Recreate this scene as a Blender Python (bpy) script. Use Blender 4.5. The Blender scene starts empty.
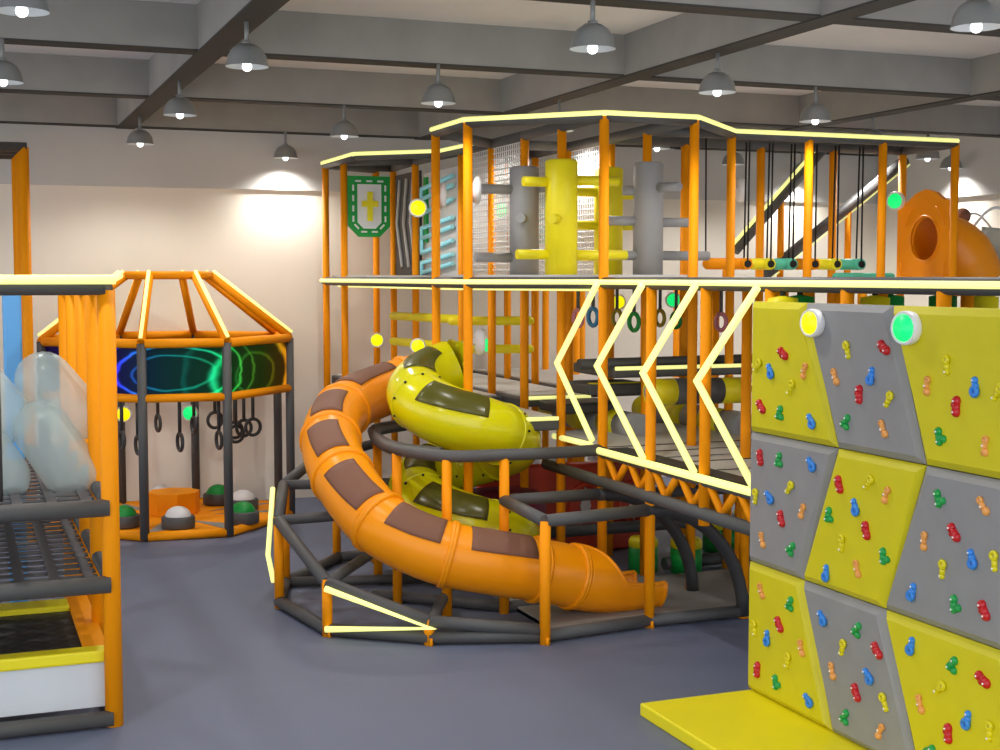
import bpy, bmesh, math, random
from mathutils import Vector, Matrix
random.seed(4)
C = bpy.context.scene.collection
PI = math.pi
V = Vector
# ---------------------------------------------------------------- camera frame
F, YAW, PITCH, H = 1390.0, math.radians(21.3), math.radians(4.03), 2.8
fw = V((math.sin(YAW)*math.cos(PITCH), math.cos(YAW)*math.cos(PITCH), -math.sin(PITCH)))
rt = V((math.cos(YAW), -math.sin(YAW), 0)); up = rt.cross(fw); EYE = V((0, 0, H))
def ray(px, py): return fw + rt*((px-500)/F) - up*((py-375)/F)
def PZ(px, py, z): d = ray(px, py); return EYE + d*((z-H)/d.z)
def PX(px, py, x): d = ray(px, py); return EYE + d*(x/d.x)
def PY(px, py, y): d = ray(px, py); return EYE + d*(y/d.y)

# ---------------------------------------------------------------- materials
def lin(h):
    r = [int(h[i:i+2], 16)/255 for i in (0, 2, 4)]
    return tuple(c/12.92 if c <= .04045 else ((c+.055)/1.055)**2.4 for c in r)+(1,)
MAT = {}
def mat(name, col, rough=.5, metal=0, emit=0, alpha=1, trans=0, noise=0, nscale=3, spec=.5, bump=0, bscale=40):
    m = bpy.data.materials.new(name); m.use_nodes = True; MAT[name] = m
    nt = m.node_tree; b = nt.nodes['Principled BSDF']; c = lin(col)
    b.inputs['Base Color'].default_value = c; b.inputs['Roughness'].default_value = rough
    b.inputs['Metallic'].default_value = metal; b.inputs['Specular IOR Level'].default_value = spec
    if emit: b.inputs['Emission Color'].default_value = c; b.inputs['Emission Strength'].default_value = emit
    if alpha < 1: b.inputs['Alpha'].default_value = alpha
    if trans: b.inputs['Transmission Weight'].default_value = trans
    tc = nt.nodes.new('ShaderNodeTexCoord')
    if noise:
        n = nt.nodes.new('ShaderNodeTexNoise'); n.inputs['Scale'].default_value = nscale; n.inputs['Detail'].default_value = 5
        nt.links.new(tc.outputs['Object'], n.inputs['Vector'])
        r = nt.nodes.new('ShaderNodeValToRGB')
        r.color_ramp.elements[0].position = .3; r.color_ramp.elements[1].position = .7
        r.color_ramp.elements[0].color = tuple(x*(1-noise) for x in c[:3])+(1,)
        r.color_ramp.elements[1].color = tuple(min(1, x*(1+noise)) for x in c[:3])+(1,)
        nt.links.new(n.outputs['Fac'], r.inputs['Fac']); nt.links.new(r.outputs['Color'], b.inputs['Base Color'])
    if bump:
        n = nt.nodes.new('ShaderNodeTexNoise'); n.inputs['Scale'].default_value = bscale
        nt.links.new(tc.outputs['Object'], n.inputs['Vector'])
        bp = nt.nodes.new('ShaderNodeBump'); bp.inputs['Strength'].default_value = bump
        nt.links.new(n.outputs['Fac'], bp.inputs['Height']); nt.links.new(bp.outputs['Normal'], b.inputs['Normal'])
    return m
orange = mat('orange_foam', 'FF9C02', .6, noise=.03, spec=.2)
orange_pl = mat('orange_plastic', 'FF9A04', .34, spec=.35, noise=.04, nscale=2)
dark = mat('charcoal_foam', '515151', .55, noise=.05)
darker = mat('dark_vinyl', '3A3A3A', .5)
black = mat('black_rope', '0C0C0C', .7)
led = mat('led_strip', 'FFFF9E', .5, emit=.75)
yellow = mat('yellow_vinyl', 'F4E512', .45, noise=.03)
yellow_wall = mat('yellow_panel_vinyl', 'D2C70A', .5, noise=.03, nscale=6)
grey_wall = mat('grey_panel_vinyl', '8D8D8D', .5, noise=.04, nscale=6)
yel_pl = mat('yellow_plastic', 'DDD80C', .18, noise=.03)
grey = mat('grey_vinyl', 'A0A0A0', .5, noise=.03)
lgrey = mat('light_grey_mat', 'D2CEC8', .6, noise=.04)
fgrey = mat('grey_floor_mat', '8E8C88', .7, noise=.04)
white = mat('white_plastic', 'E8E8E8', .35)
netw = mat('white_net_cord', 'F0EEEA', .6)
brown = mat('brown_window', '7E5746', .6, spec=.25, noise=.04)
smoke = mat('smoked_window', '5E5C22', .25, alpha=.8)
green_e = mat('green_light', '10F078', .4, emit=.8)
yel_e = mat('yellow_light', 'FFF800', .4, emit=.8)
green_v = mat('green_vinyl', '0A9A3C', .5)
teal = mat('teal_foam', '5CC8A8', .5)
cyan = mat('cyan_trim', 'A4F0FC', .5)
red_v = mat('red_vinyl', 'C03814', .5)
purple = mat('plum_vinyl', '6A0C38', .5)
blue_v = mat('sky_blue_vinyl', '62ACEA', .5)
white_board = mat('white_board', 'D6DADC', .5, noise=.03)
steel = mat('lamp_enamel', '8C8E8C', .35, metal=.2)
inner = mat('lamp_inside', 'D8DCDC', .5)
bulb_m = mat('bulb_glass', 'FFFFFF', .5, emit=3)
bolt_m = mat('bolt_metal', 'F0F0F0', .3)
beam_s = mat('beam_concrete', '9A9892', .85, noise=.08, nscale=2.5, bump=.15)
beam_b = mat('beam_flange', '3C3935', .8)
ceil_m = mat('ceiling_plaster', 'EEEAE6', .9, noise=.05, nscale=1.2)
wall_m = mat('wall_plaster', 'F6EEDF', .9, noise=.035, nscale=.8)
band_m = mat('wall_band_plaster', 'CFCEC9', .9, noise=.05, nscale=1)
floor_m = mat('floor_rubber', '656D84', .55, noise=.03, nscale=1.5, bump=.03, bscale=60)
frost = mat('frosted_vinyl', 'C8DAD8', .3, alpha=.42)
beige = mat('beige_plastic', 'B9B6A4', .4)
web = mat('webbing', '565659', .7)
hold_c = {n: mat(n+'_hold_resin', h, .35) for n, h in dict(red='C0101C', green='0E9A44', blue='2E84DC', yellow='DCD010', orange='E8A050').items()}
ring_c = {n: mat(n+'_ring_plastic', h, .4) for n, h in dict(blue='2A6A98', olive='9A8A1C', green='0B8A36', pink='C47888', grey='8C8C94').items()}

def chk_mat():
    m = bpy.data.materials.new('trampoline_bed'); m.use_nodes = True; nt = m.node_tree; b = nt.nodes['Principled BSDF']
    tc = nt.nodes.new('ShaderNodeTexCoord'); k = nt.nodes.new('ShaderNodeTexChecker'); k.inputs['Scale'].default_value = 16
    k.inputs['Color1'].default_value = lin('2A2A2A'); k.inputs['Color2'].default_value = lin('101010')
    nt.links.new(tc.outputs['Object'], k.inputs['Vector']); nt.links.new(k.outputs['Color'], b.inputs['Base Color'])
    return m
tramp_bed = chk_mat()
def swirl_mat():
    m = bpy.data.materials.new('swirl_banner'); m.use_nodes = True; nt = m.node_tree; b = nt.nodes['Principled BSDF']
    N = nt.nodes.new; L = nt.links.new
    tc = N('ShaderNodeTexCoord'); sp = N('ShaderNodeSeparateXYZ'); L(tc.outputs['UV'], sp.inputs[0])
    hue = N('ShaderNodeValToRGB'); cr = hue.color_ramp; cr.elements[0].position = 0; cr.elements[0].color = lin('5A10C0')
    cr.elements[1].position = 1; cr.elements[1].color = lin('D08010')
    for p, h in ((.28, '2A20E0'), (.45, '109098'), (.66, '14B048'), (.84, '60A018')):
        e = cr.elements.new(p); e.color = lin(h)
    L(sp.outputs['X'], hue.inputs['Fac'])
    def ell(cx, cy, sx, sy, freq, ph, sharp):
        mp = N('ShaderNodeMapping'); L(tc.outputs['UV'], mp.inputs[0])
        mp.inputs['Scale'].default_value = (sx, sy, 0); mp.inputs['Location'].default_value = (-cx*sx, -cy*sy, 0)
        nz = N('ShaderNodeTexNoise'); nz.inputs['Scale'].default_value = 1.5; L(mp.outputs[0], nz.inputs[0])
        ln = N('ShaderNodeVectorMath'); ln.operation = 'LENGTH'; L(mp.outputs[0], ln.inputs[0])
        a = N('ShaderNodeMath'); a.operation = 'MULTIPLY_ADD'; L(nz.outputs['Fac'], a.inputs[0]); a.inputs[1].default_value = .25; L(ln.outputs['Value'], a.inputs[2])
        s = N('ShaderNodeMath'); s.operation = 'MULTIPLY_ADD'; L(a.outputs[0], s.inputs[0]); s.inputs[1].default_value = freq; s.inputs[2].default_value = ph
        q = N('ShaderNodeMath'); q.operation = 'SINE'; L(s.outputs[0], q.inputs[0])
        w = N('ShaderNodeMath'); w.operation = 'POWER'; 
        ab = N('ShaderNodeMath'); ab.operation = 'ABSOLUTE'; L(q.outputs[0], ab.inputs[0]); L(ab.outputs[0], w.inputs[0]); w.inputs[1].default_value = sharp
        fo = N('ShaderNodeMapRange'); L(a.outputs[0], fo.inputs['Value']); fo.inputs['From Min'].default_value = .62; fo.inputs['From Max'].default_value = .78
        f2 = N('ShaderNodeMapRange'); L(a.outputs[0], f2.inputs['Value']); f2.inputs['From Min'].default_value = 1.7; f2.inputs['From Max'].default_value = 1.1
        p1 = N('ShaderNodeMath'); p1.operation = 'MULTIPLY'; L(w.outputs[0], p1.inputs[0]); L(fo.outputs[0], p1.inputs[1])
        p2 = N('ShaderNodeMath'); p2.operation = 'MULTIPLY'; L(p1.outputs[0], p2.inputs[0]); L(f2.outputs[0], p2.inputs[1])
        return p2
    e1 = ell(.47, .45, 4.4, 1.55, 11, .4, 22); e2 = ell(.8, .35, 5, 1.2, 6, 1, 14)
    ad = N('ShaderNodeMath'); ad.operation = 'ADD'; L(e1.outputs[0], ad.inputs[0]); L(e2.outputs[0], ad.inputs[1])
    k = N('ShaderNodeMath'); k.operation = 'MULTIPLY_ADD'; L(ad.outputs[0], k.inputs[0]); k.inputs[1].default_value = 1.6; k.inputs[2].default_value = .07
    mx = N('ShaderNodeVectorMath'); mx.operation = 'SCALE'; L(hue.outputs['Color'], mx.inputs[0]); L(k.outputs[0], mx.inputs['Scale'])
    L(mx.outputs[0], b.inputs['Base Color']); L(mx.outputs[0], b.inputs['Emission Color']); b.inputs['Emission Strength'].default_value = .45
    b.inputs['Roughness'].default_value = .5; b.inputs['Specular IOR Level'].default_value = .1
    return m
swirl = swirl_mat()

# ---------------------------------------------------------------- mesh helpers
class MB:
    def __init__(s): s.b = bmesh.new(); s.mi = 0
    def _f(s, vs, smooth=False):
        try:
            f = s.b.faces.new(vs); f.smooth = smooth; f.material_index = s.mi
            return f
        except ValueError: return None
    def path(s, pts, r, seg=12, closed=False, caps=True, rfun=None, round_=False):
        pts = [V(p) for p in pts]; n = len(pts); rings = []; prev = None
        for i, p in enumerate(pts):
            if closed: t = (pts[(i+1) % n]-pts[i-1])
            elif i == 0: t = pts[1]-p
            elif i == n-1: t = p-pts[-2]
            else: t = (pts[i+1]-p).normalized()+(p-pts[i-1]).normalized()
            t.normalize()
            if prev is None:
                a = V((0, 0, 1)) if abs(t.z) < .9 else V((1, 0, 0)); u = t.cross(a).normalized()
            else: u = (prev-t*prev.dot(t)).normalized()
            prev = u; w = t.cross(u)
            k = 1.0
            if 0 < i < n-1 or closed:
                a1 = (pts[(i+1) % n]-p).normalized(); a0 = (p-pts[i-1]).normalized(); k = 1/max(.6, math.sqrt(max(.01, (1+a0.dot(a1))/2)))
            rr = (rfun(i/(n-1)) if rfun else r)
            ring = []
            bis = (pts[(i+1) % n]-p).normalized()-(p-pts[i-1]).normalized() if (0 < i < n-1 or closed) else V()
            bis = bis.normalized() if bis.length > 1e-4 else None
            for j in range(seg):
                o = (u*math.cos(2*PI*j/seg)+w*math.sin(2*PI*j/seg))*rr
                if bis is not None: o = o+bis*(o.dot(bis)*(k-1))
                ring.append(s.b.verts.new(p+o))
            rings.append(ring)
        m = n if closed else n-1
        for i in range(m):
            A, B = rings[i], rings[(i+1) % n]
            for j in range(seg): s._f([A[j], A[(j+1) % seg], B[(j+1) % seg], B[j]], True)
        if not closed and caps:
            s._f(rings[0][::-1]); s._f(rings[-1])
        return s
    def tube(s, a, b, r, seg=12, r2=None): return s.path([a, b], r, seg, rfun=(lambda t: r+(r2-r)*t) if r2 is not None else None)
    def capsule(s, a, b, r, seg=14):
        a, b = V(a), V(b); t = (b-a).normalized(); L = (b-a).length; pts = []; rs = []
        for k in range(6): q = PI/2*k/5; pts.append(a+t*(r-r*math.cos(q))); rs.append(max(.002, r*math.sin(q)))
        for k in range(6): q = PI/2*k/5; pts.append(b-t*(r-r*math.sin(q))); rs.append(max(.002, r*math.cos(q)))
        return s.path(pts, r, seg, rfun=lambda u: rs[min(11, round(u*11))])
    def box(s, c, size, rz=0, bev=0, M=None):
        M = M or (Matrix.Translation(V(c)) @ Matrix.Rotation(rz, 4, 'Z'))
        r = bmesh.ops.create_cube(s.b, size=1, matrix=M @ Matrix.Diagonal((*size, 1)))
        fs = {f for v in r['verts'] for f in v.link_faces}
        for f in fs: f.material_index = s.mi
        if bev:
            es = list({e for v in r['verts'] for e in v.link_edges})
            bmesh.ops.bevel(s.b, geom=es, offset=bev, segments=2, affect='EDGES', profile=.5)
        return s
    def bb(s, x0, x1, y0, y1, z0, z1, bev=0): return s.box(((x0+x1)/2, (y0+y1)/2, (z0+z1)/2), (x1-x0, y1-y0, z1-z0), bev=bev)
    def sphere(s, c, r, sc=(1, 1, 1), seg=16, M=None):
        M = M or Matrix.Translation(V(c))
        q = bmesh.ops.create_uvsphere(s.b, u_segments=seg, v_segments=seg//2, radius=r, matrix=M @ Matrix.Diagonal((*sc, 1)))
        for v in q['verts']:
            for f in v.link_faces: f.smooth = True; f.material_index = s.mi
        return s
    def lathe(s, prof, c=(0, 0, 0), seg=24, axis='Z', M=None):
        c = V(c); rings = []
        for r, z in prof:
            ring = []
            for j in range(seg):
                a = 2*PI*j/seg; p = V((r*math.cos(a), r*math.sin(a), z))
                ring.append(s.b.verts.new((M @ p) if M else p+c))
            rings.append(ring)
        for A, B in zip(rings, rings[1:]):
            for j in range(seg): s._f([A[j], A[(j+1) % seg], B[(j+1) % seg], B[j]], True)
        return s
    def prism(s, poly, d):
        """poly: list of 3D points (planar), extruded by vector d"""
        d = V(d); a = [s.b.verts.new(V(p)) for p in poly]; b = [s.b.verts.new(V(p)+d) for p in poly]
        s._f(a); s._f(b[::-1]); n = len(poly)
        for i in range(n): s._f([a[i], b[i], b[(i+1) % n], a[(i+1) % n]])
        return s
    def torus(s, c, R, r, nrm=(0, 0, 1), seg=20, sseg=8, sc=(1, 1)):
        n = V(nrm).normalized(); a = V((0, 0, 1)) if abs(n.z) < .9 else V((1, 0, 0)); u = n.cross(a).normalized(); w = n.cross(u)
        return s.path([V(c)+u*(R*sc[0]*math.cos(2*PI*k/seg))+w*(R*sc[1]*math.sin(2*PI*k/seg)) for k in range(seg)], r, sseg, closed=True)
    def build(s, name, m, parent=None, solid=0, flat=False):
        bmesh.ops.recalc_face_normals(s.b, faces=s.b.faces[:])
        me = bpy.data.meshes.new(name); s.b.to_mesh(me); s.b.free()
        for x in (m if isinstance(m, (list, tuple)) else [m]): me.materials.append(x)
        o = bpy.data.objects.new(name, me); C.objects.link(o)
        if parent: 
            o.parent = parent; o.matrix_parent_inverse = Matrix.Translation(-parent.location) if parent.type == 'EMPTY' or parent.location.length else Matrix()
        if solid:
            md = o.modifiers.new('thickness', 'SOLIDIFY'); md.thickness = solid; md.offset = 0
        return o
def tag(o, label=None, cat=None, group=None, kind=None):
    if label: o['label'] = label
    if cat: o['category'] = cat
    if group: o['group'] = group
    if kind: o['kind'] = kind
    return o
def thing(name, loc, label, cat, group=None):
    o = bpy.data.objects.new(name, None); C.objects.link(o); o.location = V(loc); o.empty_display_size = .1
    return tag(o, label, cat, group)
def struct(name, mb, m): o = mb.build(name, m); o['kind'] = 'structure'; return o
def recentre(o):
    """put a one-mesh thing's origin at its base centre"""
    me = o.data; xs = [v.co for v in me.vertices]
    c = V(((min(v.x for v in xs)+max(v.x for v in xs))/2, (min(v.y for v in xs)+max(v.y for v in xs))/2, min(v.z for v in xs)))
    me.transform(Matrix.Translation(-c)); o.location = c; return o
def crom(P, n=6):
    P = [V(p) for p in P]; P = [P[0]*2-P[1]]+P+[P[-1]*2-P[-2]]; out = []
    for i in range(1, len(P)-2):
        for k in range(n):
            t = k/n; a, b, c, d = P[i-1:i+3]
            out.append(.5*((2*b)+(c-a)*t+(2*a-5*b+4*c-d)*t*t+(3*b-a-3*c+d)*t**3))
    out.append(P[-2]); return out

# ---------------------------------------------------------------- the room
WY, WX = 17.25, 12.7
struct('floor', MB().bb(-9, WX, -3, WY, -.1, 0), floor_m)
struct('wall_back', MB().bb(-9, WX+.2, WY, WY+.2, 0, 4.95), wall_m)
struct('wall_right', MB().bb(WX, WX+.2, 1, WY, 0, 4.95), wall_m)
struct('ceiling', MB().bb(-9, WX+.2, 2.5, WY+.2, 4.93, 5.1), ceil_m)
struct('trim_1', MB().bb(-9, WX, WY-.05, WY, 3.88, 4.93), band_m)
struct('trim_2', MB().bb(WX-.05, WX, 1, WY-.05, 3.88, 4.93), band_m)
def beam(n, x0, x1, y0, y1, zb):
    m = MB(); m.bb(x0, x1, y0, y1, zb+.012, 4.93); m.mi = 1
    m.bb(x0-.004, x1+.004, y0-.004, y1+.004, zb, zb+.014)
    struct('trim_%d' % n, m, [beam_s, beam_b])
k = 3
for y in (5.12, 8.17, 11.17, 14.15, 17.05):
    beam(k, -9, WX-.05, y, y+(.2 if y < 17 else .15), 4.57); k += 1
for x in (-1.81, 1.81, 5.53, 9.3):
    beam(k, x, x+.21, 2.5, WY-.05, 4.56); k += 1

# ---------------------------------------------------------------- pendant lamps
lamp_src = None
def make_lamp():
    t = thing('pendant_lamp', (0, 0, 0), 'x', 'lamp', 'ceiling pendant lamps')
    sh = MB(); prof = [(.03, .15), (.06, .145), (.102, .115), (.132, .068), (.146, 0), (.148, -.008)]
    sh.lathe(prof); sh.mi = 1
    sh.lathe([(.0, .125), (.052, .125), (.094, .103), (.126, .06), (.141, -.006), (.148, -.008)])
    sh.build('lamp_shade', [steel, inner], t)
    MB().tube((0, 0, .14), (0, 0, .315), .016).build('rod', steel, t)
    MB().lathe([(.0, .17), (.032, .168), (.032, .145), (.02, .14)]).build('socket_cap', steel, t)
    MB().sphere((0, 0, -.005), .035).build('bulb', bulb_m, t)
    return t
def clone(o):
    r = o.copy(); C.objects.link(r)
    for ch in list(o.children):
        c = ch.copy(); C.objects.link(c); c.parent = r
        for g in list(ch.children):
            d = g.copy(); C.objects.link(d); d.parent = c
    return r
LL = [(5.58, 6.66, 'at the top right corner of the photo'),
      (.37, 8.17, 'at the top left corner of the photo'), (.36, 11.15, 'cut by the left edge, below the corner lamp'),
      (1.91, 9.72, 'nearest on the left dark main beam'), (1.91, 12.83, 'second on the left dark main beam'), (1.91, 15.76, 'farthest on the left dark main beam, before the bare wall'),
      (3.82, 8.17, 'largest near the top centre of the ceiling'), (3.8, 11.17, 'over the left end of the high tower roof'), (3.78, 14.14, 'over the left wing roof, in front of the back wall'),
      (3.79, 16.95, 'casting a bright glow on the wall above the octagonal cage'),
      (5.63, 9.72, 'over the middle right of the tower roof'), (5.63, 12.82, 'mostly hidden behind the tower roof'),
      (7.52, 11.17, 'above the straight part of the roof, right of centre'), (7.45, 14.2, 'seen under the roof between the two grey bag posts'),
      (9.4, 12.85, 'with its rod showing over the right roof edge'), (9.4, 15.8, 'seen under the roof left of the rope bridge'),
      (11.2, 14.2, 'seen under the roof above the orange hole panel'), (11.2, 16.95, 'casting glow on the back wall behind the sloping tubes'),
      (12.45, 15.3, 'casting glow on the right wall above the orange slide')]
src = make_lamp(); LO = []
for i, (x, y, w) in enumerate(LL):
    o = src if i == 0 else clone(src)
    LO.append(o); o.location = (x, y, 4.26); o['label'] = 'grey dome pendant lamp '+w
for i, (x, y, w) in enumerate(LL):
    o = LO[i]
    ld = bpy.data.lights.new('lamp_light', 'SPOT'); ld.energy = (42 if (x, y) in ((7.52, 11.17), (3.8, 11.17)) else 85) if y < 16.9 and x < 12 else 120; ld.spot_size = math.radians(150 if y < 16.9 and x < 12 else 145); ld.spot_blend = (.5 if y < 16.9 and x < 12 else 1); ld.shadow_soft_size = .05; ld.color = (1, .97, .93)
    lo = bpy.data.objects.new('lamp_light', ld); C.objects.link(lo); lo.parent = o; lo.location = (0, 0, -.05)

# ---------------------------------------------------------------- climbing frame
g = .88
def GX(i): return 4.2+g*i
def GY(j): return 10.67+g*j
RZ, DZ, LZ, TR, PR = 4.15, 2.76, 1.33, .05, .042
fr = thing('play_frame', (GX(2), GY(2), 0), 'large two-storey orange and charcoal soft play frame with pale yellow light strips', 'play structure')
def P(name, mb, m, label=None, par=fr, **kw):
    o = mb.build(name, m, par, **kw)
    if label: o['label'] = label
    return o
full = [(4.18, 16.53), (4.24, 15.9), (4.95, 17.0), (5.08, 16.68), (5.02, 15.6), (4.2, 12.43), (5.09, 14.19), (4.2, 11.55), (5.1, 13.31),
        (5.97, 15.07), (5.1, 12.43), (5.95, 14.19), (5.1, 11.55), (5.97, 13.31), (5.1, 10.67), (6.05, 12.5), (5.96, 11.55), (6.84, 12.43), (5.96, 10.67),
        (6.85, 11.55), (7.72, 12.43), (7.71, 11.55), (8.6, 12.43), (8.57, 11.55), (9.48, 12.43), (9.45, 11.55)]
for x, y in full: P('post', MB().tube((x, y, 0), (x, y, RZ), PR), orange)
low = [(5.1, 9.79, 0, DZ), (5.1, 8.93, .97, DZ), (5.1, 8.06, .97, DZ), (6.85, 16, 0, DZ), (7.72, 16.8, 0, DZ), (6.85, 15.07, 0, DZ), (6.85, 13.31, 0, DZ), (5.97, 9.79, .0, DZ), (5.97, 8.91, 0, DZ),
       (6.85, 9.79, 0, DZ), (6.85, 10.67, 0, DZ), (7.72, 10.67, 0, DZ), (7.72, 14.19, 0, DZ), (7.72, 13.31, 0, DZ), (8.6, 13.31, 0, DZ),
       (5.1, 7.2, 0, DZ), (5.1, 6.3, 0, DZ), (5.97, 8.03, 0, DZ), (5.97, 7.15, 0, DZ), (5.97, 6.27, 0, DZ), (6.85, 8.03, 0, DZ),
       (4.12, 9.62, .0, .95), (3.29, 9.93, 0, .2), (2.63, 10.46, 0, .45), (2.48, 11.51, 0, .78), (2.7, 12.26, 0, .92),
       (3.42, 13.2, 0, .95), (3.77, 13.05, 0, .95), (4.19, 10.65, 0, LZ), (3.72, 10.75, 0, LZ), (3.46, 11.3, 0, LZ), (3.55, 12.2, 0, LZ), (6.57, 10.86, 0, LZ)]
for x, y, a, b in low: P('post', MB().tube((x, y, a), (x, y, b), PR), orange)
for x, y in ((7.6, 12.9), (8.27, 12.9), (9.13, 12.9)):
    zt = 3.09+(x-7.71)*1.04 if x < 8.6 else 2.96+(x-8.27)*.713
    P('post', MB().tube((x, y, DZ), (x, y, zt-.02), .036), orange, 'short orange post under a sloping tube')
for x, y in ((5.1, 9.79), (4.12, 9.62), (3.29, 9.93), (2.63, 10.46)):
    P('anchor_bolt', MB().tube((x, y-.05, 0), (x, y-.05, .06), .012), orange)
# roof
roofA = [(4.2, 12.43), (4.2, 11.55), (5.1, 10.67), (5.96, 10.67), (6.85, 11.55), (9.45, 11.55)]
roofB = [(4.18, 16.53), (4.2, 15.2), (4.98, 14.5), (5.05, 13.31)]
def rail(a, b, z, z2=None, r=TR, m=dark, name='padded_rail', label=None):
    return P(name, MB().tube((a[0], a[1], z), (b[0], b[1], z if z2 is None else z2), r), m, label)
def rails(pts, z, **kw):
    for a, b in zip(pts, pts[1:]): rail(a, b, z, **kw)
rails(roofA, RZ); rails(roofB, RZ)
rails([(5.96, 12.43), (6.85, 12.43), (9.48, 12.43), (9.45, 11.55)], RZ); rails([(4.2, 12.43), (5.1, 13.31), (5.1, 10.67)], RZ)
rails([(5.96, 11.55), (6.85, 11.55)], RZ)
rails([(5.96, 13.31), (5.96, 10.67)], RZ)
rails([(5.1, 12.43), (5.09, 14.19), (5.02, 15.6), (5.08, 16.68), (4.18, 16.53)], RZ)
rails([(5.97, 15.07), (5.95, 14.19), (5.97, 13.31), (6.05, 12.5)], RZ)
rails([(4.2, 15.93), (5.02, 15.6)], RZ); rails([(4.95, 17), (4.18, 16.53)], RZ); rails([(5.1, 13.31), (5.97, 13.31)], RZ)
rails([(5.09, 14.19), (5.95, 14.19)], RZ)
# outward offset light strips (thin half-round strip on the outer face of the rail)
def strip(pts, z, r=.024, off=TR*.75, dz=.02, name='light_strip', m=led):
    pts = [V((p[0], p[1], 0)) for p in pts]; out = []
    for i, p in enumerate(pts):
        ns = []
        if i: d = (p-pts[i-1]).normalized(); ns.append(V((d.y, -d.x, 0)))
        if i < len(pts)-1: d = (pts[i+1]-p).normalized(); ns.append(V((d.y, -d.x, 0)))
        n = sum(ns, V()).normalized(); n = n if n.dot(V((-.36, -.93, 0))) > 0 else -n
        kk = off/max(.5, n.dot(ns[0]) if n.dot(ns[0]) > 0 else -n.dot(ns[0])); out.append(p+n*kk+V((0, 0, z+dz)))
    return P(name, MB().path(out, r, 10), m)
strip(roofA, RZ); strip(roofB, RZ)
# upper deck
deckB = [(4.18, 16.6), (4.2, 12.43), (4.2, 11.55), (5.1, 10.67), (5.1, 4.2)]
ZD = 2.75
strip([(4.18, 16.6), (4.2, 12.43), (4.2, 11.55), (5.1, 10.67), (5.1, 4.2)], ZD, r=.022, off=.045, dz=.008)
rails(deckB, ZD, r=.05)
rails([(5.1, 4.2), (5.1, 4.1)], ZD, r=.044)
rails([(4.2, 11.55), (5.1, 12.43), (5.1, 14.19), (5.05, 16.68)], ZD, r=.044)
rails([(5.96, 10.67), (5.96, 5)], ZD, r=.044); rails([(5.1, 10.67), (9.4, 10.67)], ZD, r=.044)
def board(poly, z, th=.04, m=lgrey, name='deck_board', label=None):
    return P(name, MB().prism([(x, y, z-th) for x, y in poly], (0, 0, th)), m, label)
board([(4.25, 16.5), (4.25, 15), (5.05, 15), (5.05, 16.8)], 2.82)
board([(4.22, 12.4), (4.22, 11.6), (5.12, 10.72), (5.95, 10.72), (5.95, 16.8), (5.1, 16.8), (5.1, 12.4)], 2.82)
P('light_strip', MB().path([(4.35, 16.6, 2.69), (4.35, 12.5, 2.69), (5.2, 10.85, 2.69)], .012, 8), led)
board([(5.98, 10.72), (9.5, 10.72), (9.5, 13.4), (5.98, 13.4)], ZD+.02)
board([(5.12, 10.65), (5.12, 4.2), (7, 4.2), (7, 10.65)], ZD+.02)
P('deck_pad', MB().capsule((8.25, 11.9, DZ+.04), (9.0, 11.9, DZ+.04), .045), teal, 'teal padded roll on the upper deck')
# lower deck octagon ring and facade
low_ring = [(5.1, 10.67, 0), (4.62, 10.62, 0), (4.19, 10.65, 0), (3.72, 10.75, 0), (3.46, 11.3, 0), (3.5, 12.0, 0), (3.7, 12.75, 0), (4.1, 13.1, 0)]
rr = crom(low_ring, 4)
P('padded_rail', MB().path(rr, .05), dark, 'curved charcoal rail round the slide well').location.z += LZ
P('padded_rail', MB().path([(x[0]*.9+.45, x[1]+.35, 0) for x in rr[12:]], .05), dark).location.z += LZ-.02
FX = 5.08
rail((5.1, 10.67), (5.1, 7.9), LZ-.03, r=.045)
P('light_strip', MB().tube((FX-.04, 10.75, LZ), (FX-.04, 7.9, LZ), .03, 10), led)
board([(5.15, 10.7), (5.15, 7.9), (8.8, 7.9), (8.8, 12.4), (5.97, 12.4)], LZ)
for q in (8.4, 9.2, 9.7, 10.0, 10.4, 10.8):     # drawn lines of the deck mats
    P('mat_seam', MB().bb(5.2, 8.7, q-.008, q+.008, LZ+.001, LZ+.006), darker)
for q0, q1 in ((9.9, 10.25), (8.9, 9.25)):
    P('floor_marking', MB().prism([(5.6, q0, LZ+.002), (5.65, q0, LZ+.002), (7.2, q1, LZ+.002), (7.15, q1, LZ+.002)], (0, 0, .004)).prism([(5.9, q0-.12, LZ+.002), (5.95, q0-.12, LZ+.002), (7.3, q1-.1, LZ+.002), (7.25, q1-.1, LZ+.002)], (0, 0, .004)), white)
P('floor_marking', MB().box((5.75, 8.6, LZ+.004), (.8, .03, .006), .25).box((5.8, 8.5, LZ+.004), (.8, .03, .006), -.1), yellow, 'yellow tread lines')
P('light_strip', MB().tube(PZ(554, 436, LZ+.01), PZ(591, 445, LZ+.01), .026, 10), led)
P('deck_board', MB().prism([PZ(556, 434, LZ-.03), PZ(593, 443, LZ-.03), V((5.97, 10.9, LZ-.03)), V((5.97, 12.4, LZ-.03))], (0, 0, .022)), lgrey)
P('deck_edge_pad', MB().bb(5.12, 5.3, 7.95, 10.6, LZ+.0, LZ+.02), darker)
# truss
zc = .99
rail((5.08, 11.85), (5.08, 7.9), 1.06, 1.06, r=.05, label='charcoal lower truss rail')
ys = [10.6-.43*k for k in range(7)]
for a, b in zip(ys, ys[1:]):
    mid = (a+b)/2
    P('truss_brace', MB().tube((5.1, a-.03, LZ-.05), (5.1, mid, 1.09), .03, 8), orange)
    P('truss_brace', MB().tube((5.1, mid, 1.09), (5.1, b+.03, LZ-.05), .03, 8), orange)
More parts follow.
